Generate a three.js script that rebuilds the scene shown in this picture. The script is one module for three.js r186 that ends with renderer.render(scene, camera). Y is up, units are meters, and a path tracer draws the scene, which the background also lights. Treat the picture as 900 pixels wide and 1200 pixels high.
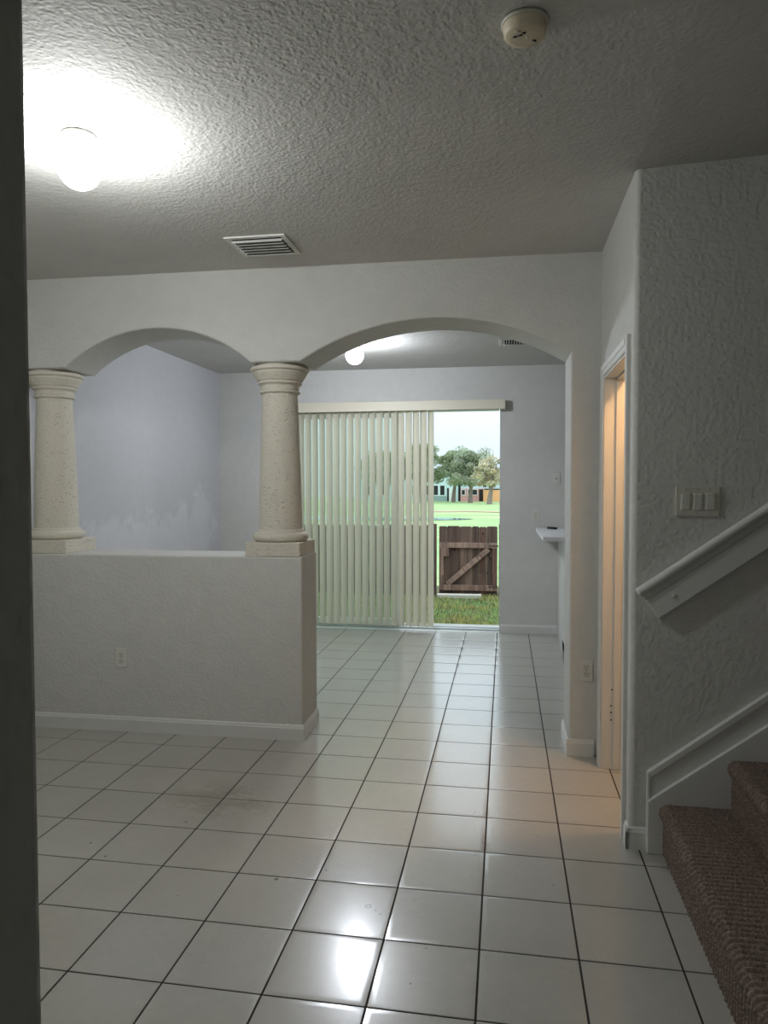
import * as THREE from 'three';
import { RoundedBoxGeometry } from 'three/addons/geometries/RoundedBoxGeometry.js';
import { mergeGeometries } from 'three/addons/utils/BufferGeometryUtils.js';

// ---------------------------------------------------------------- camera, sky, exposure
const scene = new THREE.Scene();
const camera = new THREE.PerspectiveCamera(70.82, 900 / 1200, 0.02, 400);
camera.rotation.order = 'YXZ';
camera.position.set(0.0753, 1.4818, 2.5829);
camera.rotation.set(-0.03565, 0.16685, -0.00132);
scene.add(camera);

const renderer = new THREE.WebGLRenderer({ antialias: true });
renderer.toneMapping = THREE.LinearToneMapping;
renderer.toneMappingExposure = 1.0;
renderer.shadowMap.enabled = true;

function skyTexture() {                      // bright hazy overcast: brighter towards the zenith, the same all round
  const w = 256, h = 128, d = new Float32Array(w * h * 4);
  for (let j = 0; j < h; j++) {
    const el = ((j + 0.5) / h - 0.5) * Math.PI, s = Math.max(0, Math.sin(el));
    for (let i = 0; i < w; i++) {
      const a = i / w * Math.PI * 2;
      const cloud = 1 + 0.05 * Math.sin(3 * a + 9 * s) * Math.sin(14 * s + 2 * Math.sin(2 * a)) * Math.min(1, s * 4);
      const k = (0.9 + 2.6 * s * (1.25 - 0.5 * s)) * cloud, o = (j * w + i) * 4;
      d[o] = 0.84 * k; d[o + 1] = 0.98 * k; d[o + 2] = 1.06 * k; d[o + 3] = 1;
    }
  }
  const t = new THREE.DataTexture(d, w, h, THREE.RGBAFormat, THREE.FloatType);
  t.mapping = THREE.EquirectangularReflectionMapping; t.magFilter = THREE.LinearFilter; t.needsUpdate = true;
  return t;
}
scene.background = skyTexture();

const LAMP_FRONT = { color: [0.975, 1.0, 1.0], power: 2.8, down: 0.75 };
const LAMP_DINING = { color: [0.92, 0.97, 1.07], power: 3.6, down: 0.9 };
const LAMP_BATH = { color: [1.0, 0.55, 0.24], power: 4.0 };

// ---------------------------------------------------------------- helpers
let seed = 12345;
const rnd = () => { seed = (seed + 0x6D2B79F5) | 0; let t = Math.imul(seed ^ (seed >>> 15), 1 | seed); t = (t + Math.imul(t ^ (t >>> 7), 61 | t)) ^ t; return ((t ^ (t >>> 14)) >>> 0) / 4294967296; };
const rr = (a, b) => a + (b - a) * rnd();
const hash = (x, y, s) => { let h = Math.imul(x | 0, 374761393) + Math.imul(y | 0, 668265263) + Math.imul(s | 0, 974711); h = Math.imul(h ^ (h >>> 13), 1274126177); return ((h ^ (h >>> 16)) >>> 0) / 4294967296; };
const hash3 = (x, y, z, s) => hash(x + 131 * z, y - 71 * z, s + 17 * z);
const sm = (a, b, x) => { const t = Math.min(1, Math.max(0, (x - a) / (b - a))); return t * t * (3 - 2 * t); };
function vnoise(x, y, per, s) {               // value noise, repeats after per cells
  const xi = Math.floor(x), yi = Math.floor(y), fx = x - xi, fy = y - yi;
  const u = fx * fx * (3 - 2 * fx), v = fy * fy * (3 - 2 * fy), m = (n) => ((n % per) + per) % per;
  const a = hash(m(xi), m(yi), s), b = hash(m(xi + 1), m(yi), s), c = hash(m(xi), m(yi + 1), s), d = hash(m(xi + 1), m(yi + 1), s);
  return a + (b - a) * u + (c - a) * v + (a - b - c + d) * u * v;
}
const used = new Map();
function numbered(n) { const k = used.get(n) ?? 0; used.set(n, k + 1); return k ? n + '_' + String(k).padStart(3, '0') : n; }
function metreUV(g) {                         // box-mapped texture coordinates in metres
  const q = g.index ? g.toNonIndexed() : g, p = q.attributes.position, n = q.attributes.normal, uv = new Float32Array(p.count * 2);
  for (let i = 0; i < p.count; i++) {
    const ax = Math.abs(n.getX(i)), ay = Math.abs(n.getY(i)), az = Math.abs(n.getZ(i));
    const x = p.getX(i), y = p.getY(i), z = p.getZ(i);
    if (ay >= ax && ay >= az) { uv[2 * i] = x; uv[2 * i + 1] = z; } else if (ax >= az) { uv[2 * i] = z; uv[2 * i + 1] = y; } else { uv[2 * i] = x; uv[2 * i + 1] = y; }
  }
  q.setAttribute('uv', new THREE.BufferAttribute(uv, 2));
  return q;
}
function mesh(name, geo, mat, parent) {
  const m = new THREE.Mesh(geo, mat);
  m.name = parent ? name : numbered(name); m.castShadow = m.receiveShadow = true;
  (parent ?? scene).add(m);
  return m;
}
const box = (x0, x1, y0, y1, z0, z1) => { const g = new THREE.BoxGeometry(x1 - x0, y1 - y0, z1 - z0); g.translate((x0 + x1) / 2, (y0 + y1) / 2, (z0 + z1) / 2); return metreUV(g); };
const rbox = (x0, x1, y0, y1, z0, z1, r = 0.003, s = 2) => { const g = new RoundedBoxGeometry(x1 - x0, y1 - y0, z1 - z0, s, r); g.translate((x0 + x1) / 2, (y0 + y1) / 2, (z0 + z1) / 2); return metreUV(g); };
function struct(name, geo, mat, label, category) {
  const m = mesh(name, geo, mat);
  m.userData = { kind: 'structure', label, category };
  return m;
}
function structGroup(name, label, category) { const g = new THREE.Group(); g.name = numbered(name); g.userData = { kind: 'structure', label, category }; scene.add(g); return g; }
function thing(name, label, category, pos = [0, 0, 0], group) {
  const g = new THREE.Group(); g.name = numbered(name); g.position.set(...pos); g.userData = { label, category };
  if (group) g.userData.group = group;
  scene.add(g); return g;
}
function tag(m, label, category, group) { m.userData = { label, category }; if (group) m.userData.group = group; return m; }
function extrude(pts, depth, bevel = 0, holes = []) {   // outline in x,y; extruded along +z
  const mk = (C, a) => { const s = new C(); a.forEach(([x, y], i) => i ? s.lineTo(x, y) : s.moveTo(x, y)); s.closePath(); return s; };
  const s = mk(THREE.Shape, pts); for (const h of holes) s.holes.push(mk(THREE.Path, h));
  return new THREE.ExtrudeGeometry(s, { depth: depth - 2 * bevel, bevelEnabled: bevel > 0, bevelSize: bevel, bevelThickness: bevel, bevelOffset: -bevel, bevelSegments: 3, curveSegments: 24 }).translate(0, 0, bevel);
}

// ---------------------------------------------------------------- textures (grain, relief, stains)
function dataTex(w, h, f, srgb, repeat) {
  const d = new Uint8Array(w * h * 4);
  for (let j = 0; j < h; j++) for (let i = 0; i < w; i++) {
    const c = f((i + 0.5) / w, (j + 0.5) / h, i, j), o = (j * w + i) * 4;
    if (typeof c === 'number') { d[o] = d[o + 1] = d[o + 2] = Math.max(0, Math.min(255, c * 255)); } else for (let k = 0; k < 3; k++) d[o + k] = Math.max(0, Math.min(255, c[k]));
    d[o + 3] = 255;
  }
  const t = new THREE.DataTexture(d, w, h, THREE.RGBAFormat);
  t.magFilter = THREE.LinearFilter; t.minFilter = THREE.LinearMipmapLinearFilter; t.generateMipmaps = true;
  t.wrapS = t.wrapT = THREE.RepeatWrapping; if (repeat) t.repeat.set(...repeat);
  if (srgb) t.colorSpace = THREE.SRGBColorSpace;
  t.needsUpdate = true; return t;
}
const peelTex = dataTex(1024, 1024, (u, v) => {          // rolled wall texture, tile of 1.1 m
  const a = vnoise(u * 90, v * 90, 90, 1), b = vnoise(u * 190, v * 190, 190, 2), c = vnoise(u * 34, v * 34, 34, 3);
  return 0.5 * sm(0.3, 0.75, a) + 0.3 * b + 0.2 * c;
}, false, [1 / 1.1, 1 / 1.1]);
const knockTex = dataTex(1024, 1024, (u, v) => {         // stippled ceiling texture
  const a = vnoise(u * 70, v * 70, 70, 4), b = vnoise(u * 128, v * 128, 128, 5), c = vnoise(u * 24, v * 24, 24, 6), e = vnoise(u * 230, v * 230, 230, 7);
  return 0.42 * sm(0.25, 0.85, 0.6 * a + 0.4 * b) + 0.28 * b + 0.12 * c + 0.18 * e;
}, false, [1 / 1.1, 1 / 1.1]);
const paintTex = dataTex(512, 512, (u, v) => {
  const n = vnoise(u * 6, v * 6, 6, 8) * 0.6 + vnoise(u * 40, v * 40, 40, 9) * 0.4, k = 243 + 12 * n;
  return [k, k, k - 1];
}, true, [1 / 2.3, 1 / 2.3]);
const touchTex = dataTex(768, 768, (u, v) => {           // side wall with brushed touch-up patches of a fresher white; u: z from -4.75 to -1.75, v: height 0 to 2.7
  const z = -4.75 + 3 * u, y = 2.7 * v, w1 = vnoise(u * 9, v * 9, 1e6, 21), w2 = vnoise(u * 30, v * 30, 1e6, 22), w = 0.65 * w1 + 0.35 * w2;
  let k = 226 + 8 * vnoise(u * 5, v * 5, 1e6, 23) + 4 * vnoise(u * 60, v * 60, 1e6, 24);
  const w3 = 0.5 * vnoise(u * 16, v * 13, 1e6, 25) + 0.3 * vnoise(u * 44, v * 40, 1e6, 26) + 0.2 * vnoise(u * 110, v * 110, 1e6, 27);
  const p1 = sm(-0.05, 0.1, 1.24 + 0.5 * (w3 - 0.5) + 0.22 * sm(0.5, 0.1, Math.abs(z + 4.35)) - y) * sm(-0.05, 0.2, z + 4.6 + 0.5 * (w2 - 0.5));
  const p3 = sm(-0.1, 0.16, 2.08 + 0.4 * (w - 0.5) - y) * sm(-0.1, 0.2, z + 3.2 + 0.5 * (w1 - 0.5));
  k += 13 * p1 * (0.7 + 0.5 * w3) + 5 * p3;
  return [k, k, k + 1];
}, true);
touchTex.wrapS = touchTex.wrapT = THREE.ClampToEdgeWrapping;
// floor glaze, x from -3.1 to 1.24 and z from -5 to 1: mottling, grime and small specks
const SPECKS = [[-0.77, 0.02, 0.006], [-0.365, 0.155, 0.003], [-0.345, 0.175, 0.0025], [-1.31, -0.36, 0.004], [-1.62, -0.12, 0.004], [-1.5, -0.03, 0.004]];
for (let i = 0; i < 40; i++) SPECKS.push([rr(-2.9, 0.6), rr(-1.4, 0.8), rr(0.0012, 0.0025)]);
const floorTex = dataTex(1240, 1714, (u, v) => {
  const x = -3.1 + 4.34 * u, z = -5 + 6 * v;
  const tx = Math.floor(x / 0.31), tz = Math.floor(z / 0.31), t = hash(tx, tz, 31);
  let k = 1 + 0.028 * (t - 0.5) + 0.03 * (vnoise(x * 7, z * 7, 1e6, 32) - 0.5) + 0.022 * (vnoise(x * 42, z * 42, 1e6, 33) - 0.5) + 0.012 * (vnoise(x * 150, z * 150, 1e6, 34) - 0.5);
  let warm = 0.35 * hash(tx, tz, 35) + 0.5 * vnoise(x * 5, z * 5, 1e6, 36);
  const g = 0.6 * vnoise(x * 14, z * 14, 1e6, 37) + 0.4 * vnoise(x * 55, z * 55, 1e6, 38);   // scuffed grime where people turn round the half wall
  const st = sm(0.55, 0.05, Math.hypot((x + 1.25) / 0.8, (z + 0.6) / 0.55)) * sm(0.3, 0.75, g);
  k *= 1 - 0.13 * st; warm += 1.0 * st;
  for (const [sx, sz, r] of SPECKS) { const dx = x - sx, dz = z - sz; if (Math.abs(dx) < 0.02 && Math.abs(dz) < 0.02) k *= 1 - 0.75 * sm(r * 1.5, r * 0.7, Math.hypot(dx, dz)); }
  const ring = Math.abs(Math.hypot(x + 0.395, z - 0.135) - 0.009); k *= 1 - 0.45 * sm(0.005, 0.002, ring);
  const dust = sm(0.74, 0.86, vnoise(x * 90, z * 90, 1e6, 39)) * sm(0.5, 0.75, vnoise(x * 8, z * 8, 1e6, 40)); k *= 1 - 0.03 * dust;
  return [(221 - 1 * warm) * k, (219 - 3 * warm) * k, (211 - 10 * warm) * k];
}, true);
floorTex.wrapS = floorTex.wrapT = THREE.ClampToEdgeWrapping;
const plankTex = dataTex(512, 1024, (u, v) => {          // weathered pine: one tile is 0.6 m by 1.2 m
  const s = vnoise(u * 60, v * 5, 1e6, 41) * 0.5 + vnoise(u * 160, v * 9, 1e6, 42) * 0.3 + vnoise(u * 14, v * 3, 1e6, 43) * 0.5;
  let k = 0.55 + 0.55 * s;
  for (let i = 0; i < 7; i++) { const kx = hash(i, 1, 44), ky = hash(i, 2, 44), d = Math.hypot((u - kx) * 0.6, (v - ky) * 0.75); k *= 1 - 0.5 * sm(0.016, 0.007, d); }
  return [184 * k, 158 * k, 148 * k];
}, true, [1 / 0.6, 1 / 1.2]);
const lawnTex = dataTex(1024, 1024, (u, v) => {
  const n = 0.5 * vnoise(u * 24, v * 60, 1e6, 51) + 0.3 * vnoise(u * 110, v * 300, 1e6, 52) + 0.2 * vnoise(u * 500, v * 500, 1e6, 53);
  const dry = sm(0.55, 0.8, vnoise(u * 9, v * 26, 1e6, 54));
  return [118 + 50 * n + 22 * dry, 150 + 42 * n + 4 * dry, 96 + 36 * n + 10 * dry];
}, true);
const carpetTex = dataTex(512, 512, (u, v) => {
  const n = vnoise(u * 128, v * 128, 128, 61), m = vnoise(u * 40, v * 40, 40, 62), k = 0.86 + 0.2 * n + 0.1 * m;
  const c = hash(Math.floor(u * 90), Math.floor(v * 90), 63);
  return c < 0.16 ? [136 * k, 121 * k, 110 * k] : c < 0.5 ? [106 * k, 91 * k, 83 * k] : [116 * k, 101 * k, 92 * k];
}, true, [1 / 0.35, 1 / 0.35]);

// ---------------------------------------------------------------- materials
const std = (c, r, o = {}) => new THREE.MeshStandardMaterial({ color: c, roughness: r, ...o });
const M = {
  wall: std('#d0d0cc', 0.75, { map: paintTex, bumpMap: peelTex, bumpScale: 0.0016 }),
  ceiling: std('#cbcac6', 0.8, { map: paintTex, bumpMap: knockTex, bumpScale: 0.0016 }),
  touch: std('#d3d4d6', 0.75, { map: touchTex }),
  trim: std('#d9dad7', 0.42, { map: paintTex }),
  tile: new THREE.MeshPhysicalMaterial({ color: '#c4c4c4', map: floorTex, roughness: 0.3, ior: 1.6, clearcoat: 1, clearcoatRoughness: 0.155 }),
  tilePlain: new THREE.MeshPhysicalMaterial({ color: '#a9a69c', roughness: 0.3, ior: 1.6, clearcoat: 1, clearcoatRoughness: 0.155 }),
  grout: std('#2e2822', 0.9),
  stone: std('#d9d4c6', 0.85),
  lampMetal: std('#dfe6de', 0.35),
  globe: std('#ffffff', 0.3, { emissive: '#fffdf6', emissiveIntensity: 3.2 }),
  globeWarm: std('#ffffff', 0.3, { emissive: '#ffc27a', emissiveIntensity: 3 }),
  plastic: std('#c9c6ba', 0.4), plasticWhite: std('#d2d2cb', 0.35), plasticOld: std('#d2c6ac', 0.5),
  dark: std('#1b1a18', 0.7), slot: std('#15140f', 0.8), screw: std('#a7a59c', 0.35, { metalness: 0.7 }),
  ventMetal: std('#d6d6cf', 0.45), duct: std('#191917', 0.9),
  blind: new THREE.MeshPhysicalMaterial({ color: '#ebe8da', roughness: 0.75, transmission: 0.42, thickness: 0 }),
  valance: std('#dcd6c2', 0.5),
  alu: std('#c9ced0', 0.4, { metalness: 0.6 }), doorFrame: std('#dfe3e3', 0.4),
  glass: new THREE.MeshPhysicalMaterial({ color: '#f4faf8', roughness: 0.02, transmission: 1, thickness: 0, ior: 1.5 }),
  counter: std('#e4e6e8', 0.3),
  carpet: std('#ffffff', 1.0, { map: carpetTex }),
  concrete: std('#a9a8a2', 0.9),
  earth: std('#5d5a3c', 1), lawn: std('#ffffff', 1, { map: lawnTex }),
};

// ---------------------------------------------------------------- floor: slab of grout, tiles one by one
const P = 0.31;
const floor = structGroup('floor', 'glossy cream ceramic tile floor with dark grout lines', 'floor');
mesh('grout_bed', mergeGeometries([box(-3.05, 2.75, -0.2, -0.0022, -4.74, -1.2), box(-3.05, 3.0, -0.2, -0.0022, -1.2, 3.45)]), M.grout, floor);
function tileGeo(x0, x1, z0, z1, mapped) {   // a slightly pillowed tile: flat field, curved rim, sides
  const cx = (x0 + x1) / 2, cz = (z0 + z1) / 2, hx = (x1 - x0) / 2 - 0.0035, hz = (z1 - z0) / 2 - 0.0035, b = 0.02, dy = 0.0005, t = 0.045;
  const pos = [], nor = [], uv = [], idx = [];
  const put = (x, y, z, nx, ny, nz) => { const l = Math.hypot(nx, ny, nz); pos.push(x, y, z); nor.push(nx / l, ny / l, nz / l); uv.push(mapped ? (cx + x + 3.1) / 4.34 : x, mapped ? (cz + z + 5) / 6 : z); return pos.length / 3 - 1; };
  const C = [[-1, -1], [1, -1], [1, 1], [-1, 1]];
  const inner = C.map(([a, c]) => put(a * (hx - b), 0, c * (hz - b), 0, 1, 0));
  const rim = C.map(([a, c]) => put(a * hx, -dy, c * hz, a * t, 1, c * t));
  idx.push(inner[0], inner[2], inner[1], inner[0], inner[3], inner[2]);
  for (let k = 0; k < 4; k++) { const n = (k + 1) % 4; idx.push(inner[k], rim[n], rim[k], inner[k], inner[n], rim[n]); }
  for (let k = 0; k < 4; k++) {
    const n = (k + 1) % 4, [a, c] = C[k], [d, e] = C[n], nx = (a + d) / 2, nz = (c + e) / 2;
    const q = [put(a * hx, -dy, c * hz, nx, 0.6, nz), put(d * hx, -dy, e * hz, nx, 0.6, nz), put(d * hx, -0.008, e * hz, nx, 0, nz), put(a * hx, -0.008, c * hz, nx, 0, nz)];
    idx.push(q[0], q[1], q[2], q[0], q[2], q[3]);
  }
  const g = new THREE.BufferGeometry();
  g.setAttribute('position', new THREE.Float32BufferAttribute(pos, 3)); g.setAttribute('normal', new THREE.Float32BufferAttribute(nor, 3)); g.setAttribute('uv', new THREE.Float32BufferAttribute(uv, 2)); g.setIndex(idx);
  return { g, cx, cz };
}
const spare = [];
for (let k = -16; k <= 10; k++) for (let i = -10; i <= 8; i++) {
  let x0 = i * P, x1 = x0 + P, z0 = k * P, z1 = z0 + P;
  x0 = Math.max(x0, -2.93); x1 = Math.min(x1, 2.6); z0 = Math.max(z0, -4.735); if (x1 - x0 < 0.02) continue;
  const seen = i <= 2 && k <= 2;
  const { g, cx, cz } = tileGeo(x0, x1, z0, z1, seen);
  if (seen) {
    const m = mesh('floor_tile', g, M.tile, floor); m.position.set(cx, 0, cz); m.rotation.set(rr(-1, 1) * 0.0016, 0, rr(-1, 1) * 0.0016);
  } else { g.translate(cx, 0, cz); spare.push(g); }
}
mesh('tile_field', mergeGeometries(spare), M.tilePlain, floor).userData = { kind: 'stuff' };

// ---------------------------------------------------------------- walls and ceilings
const H1 = 2.735, H2 = 2.68, TILT = 0.0122;          // the cross walls run a little askew to the tile grid
const zA = (x) => -1.455 + (0.58 - x) * TILT, zF = (x) => -4.75 + (0.58 - x) * TILT;
const DEP = 0.34;
function arc(x0, y0, x1, y1, rise, n = 28) {           // from (x0,y0) to (x1,y1), bulging up
  const w = Math.hypot(x1 - x0, y1 - y0) / 2, R = (w * w + rise * rise) / (2 * rise), cx = (x0 + x1) / 2, cy = (y0 + y1) / 2 + rise - R, a0 = Math.atan2(y0 - cy, x0 - cx), a1 = Math.atan2(y1 - cy, x1 - cx), out = [];
  for (let k = 0; k <= n; k++) { const a = a0 + (a1 - a0) * k / n; out.push([cx + R * Math.cos(a), cy + R * Math.sin(a)]); }
  return out;
}
{
  const outline = [[-3.05, H1 + 0.05], [-3.05, 2.2], [-2.93, 2.2], ...arc(-2.56, 2.2, -1.39, 2.2, 0.218), ...arc(-1.085, 2.19, 0.425, 2.215, 0.215), [0.425, 0], [2.6, 0], [2.6, H1 + 0.05]];
  const g = metreUV(extrude(outline.map(([x, y]) => [x - 0.58, y]), DEP, 0.012));
  const w = struct('wall_middle', g, M.wall, 'white textured wall with two arched openings between the rooms', 'wall');
  w.position.set(0.58, 0, -1.455 - DEP); w.rotation.y = 0; w.rotation.y = Math.atan(TILT) * 1;
  const h = struct('wall_half', metreUV(extrude([[-3.05 - 0.58, 0], [-1.087 - 0.58, 0], [-1.087 - 0.58, 1.072], [-3.05 - 0.58, 1.072]], DEP, 0.012)), M.wall, 'white half wall carrying two stone columns', 'wall');
  h.position.copy(w.position); h.rotation.copy(w.rotation);
}
struct('wall_left', box(-3.05, -2.93, 0, H1 + 0.05, -1.62, 2.32), M.wall, 'white side wall of the front room', 'wall');
{
  const g = box(-3.05, -2.93, 0, H1 + 0.05, -4.95, -1.62), p = g.attributes.position, uv = g.attributes.uv;
  for (let i = 0; i < p.count; i++) uv.setXY(i, (p.getZ(i) + 4.75) / 3, p.getY(i) / 2.7);
  struct('wall_left', g, M.touch, 'white side wall of the dining room with brushed touch-up paint patches', 'wall');
}
{
  // far wall with the sliding door opening
  const o = (x, y) => [x - 0.58, y];
  const g = metreUV(extrude([o(-3.05, 0), o(2.6, 0), o(2.6, H2 + 0.1), o(-3.05, H2 + 0.1)], 0.2, 0, [[o(-2.25, 0.001), o(-2.25, 2.29), o(0.018, 2.29), o(0.018, 0.001)]]));
  const w = struct('wall_back', g, M.wall, 'white back wall of the dining room around the sliding door', 'wall');
  w.position.set(0.58, 0, -4.75 - 0.2); w.rotation.y = Math.atan(TILT);
}
struct('wall_kitchen', box(2.6, 2.72, 0, H1 + 0.05, -4.95, -0.445), M.wall, 'white outer wall of the kitchen', 'wall');
// wall with the lit doorway; extruded along x
{
  const z = (a) => -a;                                  // outline drawn in (-z, y)
  const pts = [[0.55, 0], [0.565, 0], [0.565, 2.055], [1.3, 2.055], [1.3, 0], [1.46, 0], [1.46, H1 + 0.03], [0.55, H1 + 0.03]];
  const g = extrude(pts, 0.11, 0); g.rotateY(Math.PI / 2);
  const w = struct('wall_right', metreUV(g), M.wall, 'white wall around the doorway lit by warm light', 'wall');
  w.position.set(0.58, 0, 0);
}
{
  // stair wall with a rounded outer corner: plan outline extruded upwards
  const s = new THREE.Shape(); const r = 0.022;
  s.moveTo(0.58, 0.55); s.lineTo(0.58, 0.445 + r); s.absarc(0.58 + r, 0.445 + r, r, Math.PI, Math.PI * 1.5, false); s.lineTo(3.0, 0.445); s.lineTo(3.0, 0.55); s.closePath();
  const g = new THREE.ExtrudeGeometry(s, { depth: 4.4, bevelEnabled: false, curveSegments: 8 }); g.rotateX(-Math.PI / 2);
  const w = struct('wall_stairs', metreUV(g), M.wall, 'white textured wall beside the carpeted stairs', 'wall');
}
struct('wall_stairs', box(0.86, 3.0, 0, 4.4, 0.87, 0.99), M.wall, 'white wall closing the near side of the stairs', 'wall');
struct('wall_stairs', box(3.0, 3.12, 0, 4.4, -0.55, 0.99), M.wall, 'white wall at the head of the stairs', 'wall');
{
  // front wall; doorway made up so its visible edge falls in shade
  const g = extrude([[-3.05, 0], [-0.1955, 0], [-0.1955, 2.06], [0.62, 2.06], [0.62, 0], [2.45, 0], [2.45, H1 + 0.03], [-3.05, H1 + 0.03]], 0.12, 0.008); g.translate(0, 0, 2.2);
  struct('wall_front', metreUV(g), M.wall, 'white front wall with a made up doorway set so its edge rises in shade beside the viewer', 'wall');
}
struct('wall_entry', box(-1.0, -0.88, 0, H1 + 0.03, 2.32, 3.45), M.wall, 'white side wall of the unlit entry', 'wall');
struct('wall_entry', box(2.45, 2.57, 0, H1 + 0.03, 0.99, 3.45), M.wall, 'unseen white wall ending a made up side passage that dims the doorway edge', 'wall');  // made-up passage, widened so less light bounces onto the doorway edge
struct('wall_entry', box(-1.0, 2.57, 0, H1 + 0.03, 3.33, 3.45), M.wall, 'white end wall of the entry passage', 'wall');
// ceilings
struct('ceiling', box(-3.05, 0.575, H1, H1 + 0.15, -1.63, 3.45), M.ceiling, 'textured white ceiling of the front room', 'ceiling');
{
  const g = new THREE.BoxGeometry(1.1, 0.15, 3.45 + 0.5); g.translate(0.55, 0.075, 0);
  const c = struct('ceiling', metreUV(g), M.ceiling, 'textured white ceiling over the foot of the stairs', 'ceiling');
  c.position.set(0.572, H1, (3.45 - 0.5) / 2); c.rotation.z = 0.045;
}
struct('ceiling', box(0.575, 2.72, H1, H1 + 0.15, -1.63, -0.5), M.ceiling, 'white ceiling of the small warm room', 'ceiling');
struct('ceiling', box(-3.05, 2.72, H2, H2 + 0.25, -4.95, -1.62), M.ceiling, 'white ceiling of the dining room', 'ceiling');
struct('ceiling', box(1.6, 2.57, H1 - 0.003, H1 + 0.15, 0.93, 3.45), M.ceiling, 'unseen white ceiling of the made up side passage by the stairs', 'ceiling');  // roofs the added passage that keeps the doorway edge dim
struct('ceiling', box(1.6, 3.12, 4.3, 4.45, -0.55, 0.99), M.ceiling, 'white ceiling high over the stairs', 'ceiling');
struct('wall_stairs', box(1.6, 1.7, H1 + 0.1, 4.35, -0.5, 0.9), M.wall, 'white wall above the ceiling edge in the stairwell', 'wall');

// baseboards: moulded profile swept along a straight run
function baseboardGeo(len, h = 0.09, t = 0.013) {        // runs along +x, stands out to +z
  const s = new THREE.Shape(); s.moveTo(0, 0); s.lineTo(t, 0); s.lineTo(t, h * 0.78); s.lineTo(t * 0.75, h * 0.84); s.lineTo(t * 0.55, h * 0.95); s.lineTo(t * 0.25, h); s.lineTo(0, h); s.closePath();
  const g = new THREE.ExtrudeGeometry(s, { depth: len, bevelEnabled: false }); g.rotateY(Math.PI / 2); g.scale(1, 1, -1);
  const q = g.index ? g.toNonIndexed() : g, p = q.attributes.position;      // restore winding after the mirror
  for (let i = 0; i < p.count; i += 3) { const a = [p.getX(i), p.getY(i), p.getZ(i)]; p.setXYZ(i, p.getX(i + 1), p.getY(i + 1), p.getZ(i + 1)); p.setXYZ(i + 1, ...a); }
  q.computeVertexNormals(); return metreUV(q);
}
function baseboard(name, x0, z0, x1, z1, label) {          // wall face on the left-hand side going from 0 to 1 seen from above
  const len = Math.hypot(x1 - x0, z1 - z0), b = struct(name, baseboardGeo(len), M.trim, label, 'baseboard');
  b.position.set(x0, 0, z0); b.rotation.y = Math.atan2(-(z1 - z0), x1 - x0); return b;
}
baseboard('baseboard_middle', -2.93, zA(-2.93), -1.074, zA(-1.074), 'white baseboard along the front of the half wall');
baseboard('baseboard_middle', -1.087, zA(-1.087) + 0.0, -1.087, zA(-1.087) - DEP, 'white baseboard round the end of the half wall');
baseboard('baseboard_middle', 0.412, zA(0.42), 0.56, zA(0.56), 'short white baseboard under the outlet beside the arch');
baseboard('baseboard_middle', 0.425, zA(0.42) - DEP, 0.425, zA(0.42), 'white baseboard inside the right arch jamb');
baseboard('baseboard_back', 0.03, zF(0.03), 0.6, zF(0.6), 'white baseboard under the back wall beside the sliding door');
baseboard('baseboard_left', -2.93, 2.2, -2.93, -1.4, 'white baseboard along the side wall of the front room');
baseboard('baseboard_stairs', 0.567, -0.445, 0.646, -0.445, 'short white baseboard between wall corner and stair skirting');
baseboard('baseboard_right', 0.58, -0.5, 0.58, -0.432, 'short white baseboard round the wall corner by the lit doorway');

// ---------------------------------------------------------------- stone columns on the half wall
function pits(x, y, z) {                                   // shell-stone pitting in metres
  let d = 0;
  for (const [c, s, pr] of [[0.016, 71, 0.6], [0.0095, 72, 0.5]]) {
    const xi = Math.floor(x / c), yi = Math.floor(y / c), zi = Math.floor(z / c);
    for (let a = -1; a <= 1; a++) for (let b = -1; b <= 1; b++) for (let e = -1; e <= 1; e++) {
      const X = xi + a, Y = yi + b, Z = zi + e; if (hash3(X, Y, Z, s) > pr) continue;
      const px = (X + hash3(X, Y, Z, s + 1)) * c, py = (Y + hash3(X, Y, Z, s + 2)) * c, pz = (Z + hash3(X, Y, Z, s + 3)) * c, r = c * (0.22 + 0.26 * hash3(X, Y, Z, s + 4));
      const q = Math.hypot(x - px, (y - py) * 1.15, z - pz) / r; if (q < 1) d = Math.max(d, c * 0.46 * (1 - q * q));
    }
  }
  return d;
}
function roughLathe(profile, segs, amount, off = 0) {      // profile: dense list of [r, y]
  const pos = [], uv = [], idx = [], n = profile.length;
  for (let j = 0; j < n; j++) for (let i = 0; i <= segs; i++) {
    const a = (i % segs) / segs * Math.PI * 2, [r, y] = profile[j], x = Math.cos(a) * r, z = Math.sin(a) * r;
    const q = r - amount * pits(x + 5 + off, y + 5, z + 5) - 0.0012 * vnoise(a * 9, y * 30, 1e6, 75);
    pos.push(Math.cos(a) * q, y, Math.sin(a) * q); uv.push(a * 0.13, y);
  }
  for (let j = 0; j < n - 1; j++) for (let i = 0; i < segs; i++) { const a = j * (segs + 1) + i, b = a + segs + 1; idx.push(a, b, a + 1, b, b + 1, a + 1); }
  const g = new THREE.BufferGeometry(); g.setAttribute('position', new THREE.Float32BufferAttribute(pos, 3)); g.setAttribute('uv', new THREE.Float32BufferAttribute(uv, 2)); g.setIndex(idx); g.computeVertexNormals();
  return g;
}
function dense(pts, step) { const out = []; for (let k = 0; k < pts.length - 1; k++) { const [a, b] = pts[k], [c, d] = pts[k + 1], n = Math.max(1, Math.round(Math.hypot(c - a, d - b) / step)); for (let i = 0; i < n; i++) out.push([a + (c - a) * i / n, b + (d - b) * i / n]); } out.push(pts[pts.length - 1]); return out; }
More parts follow.
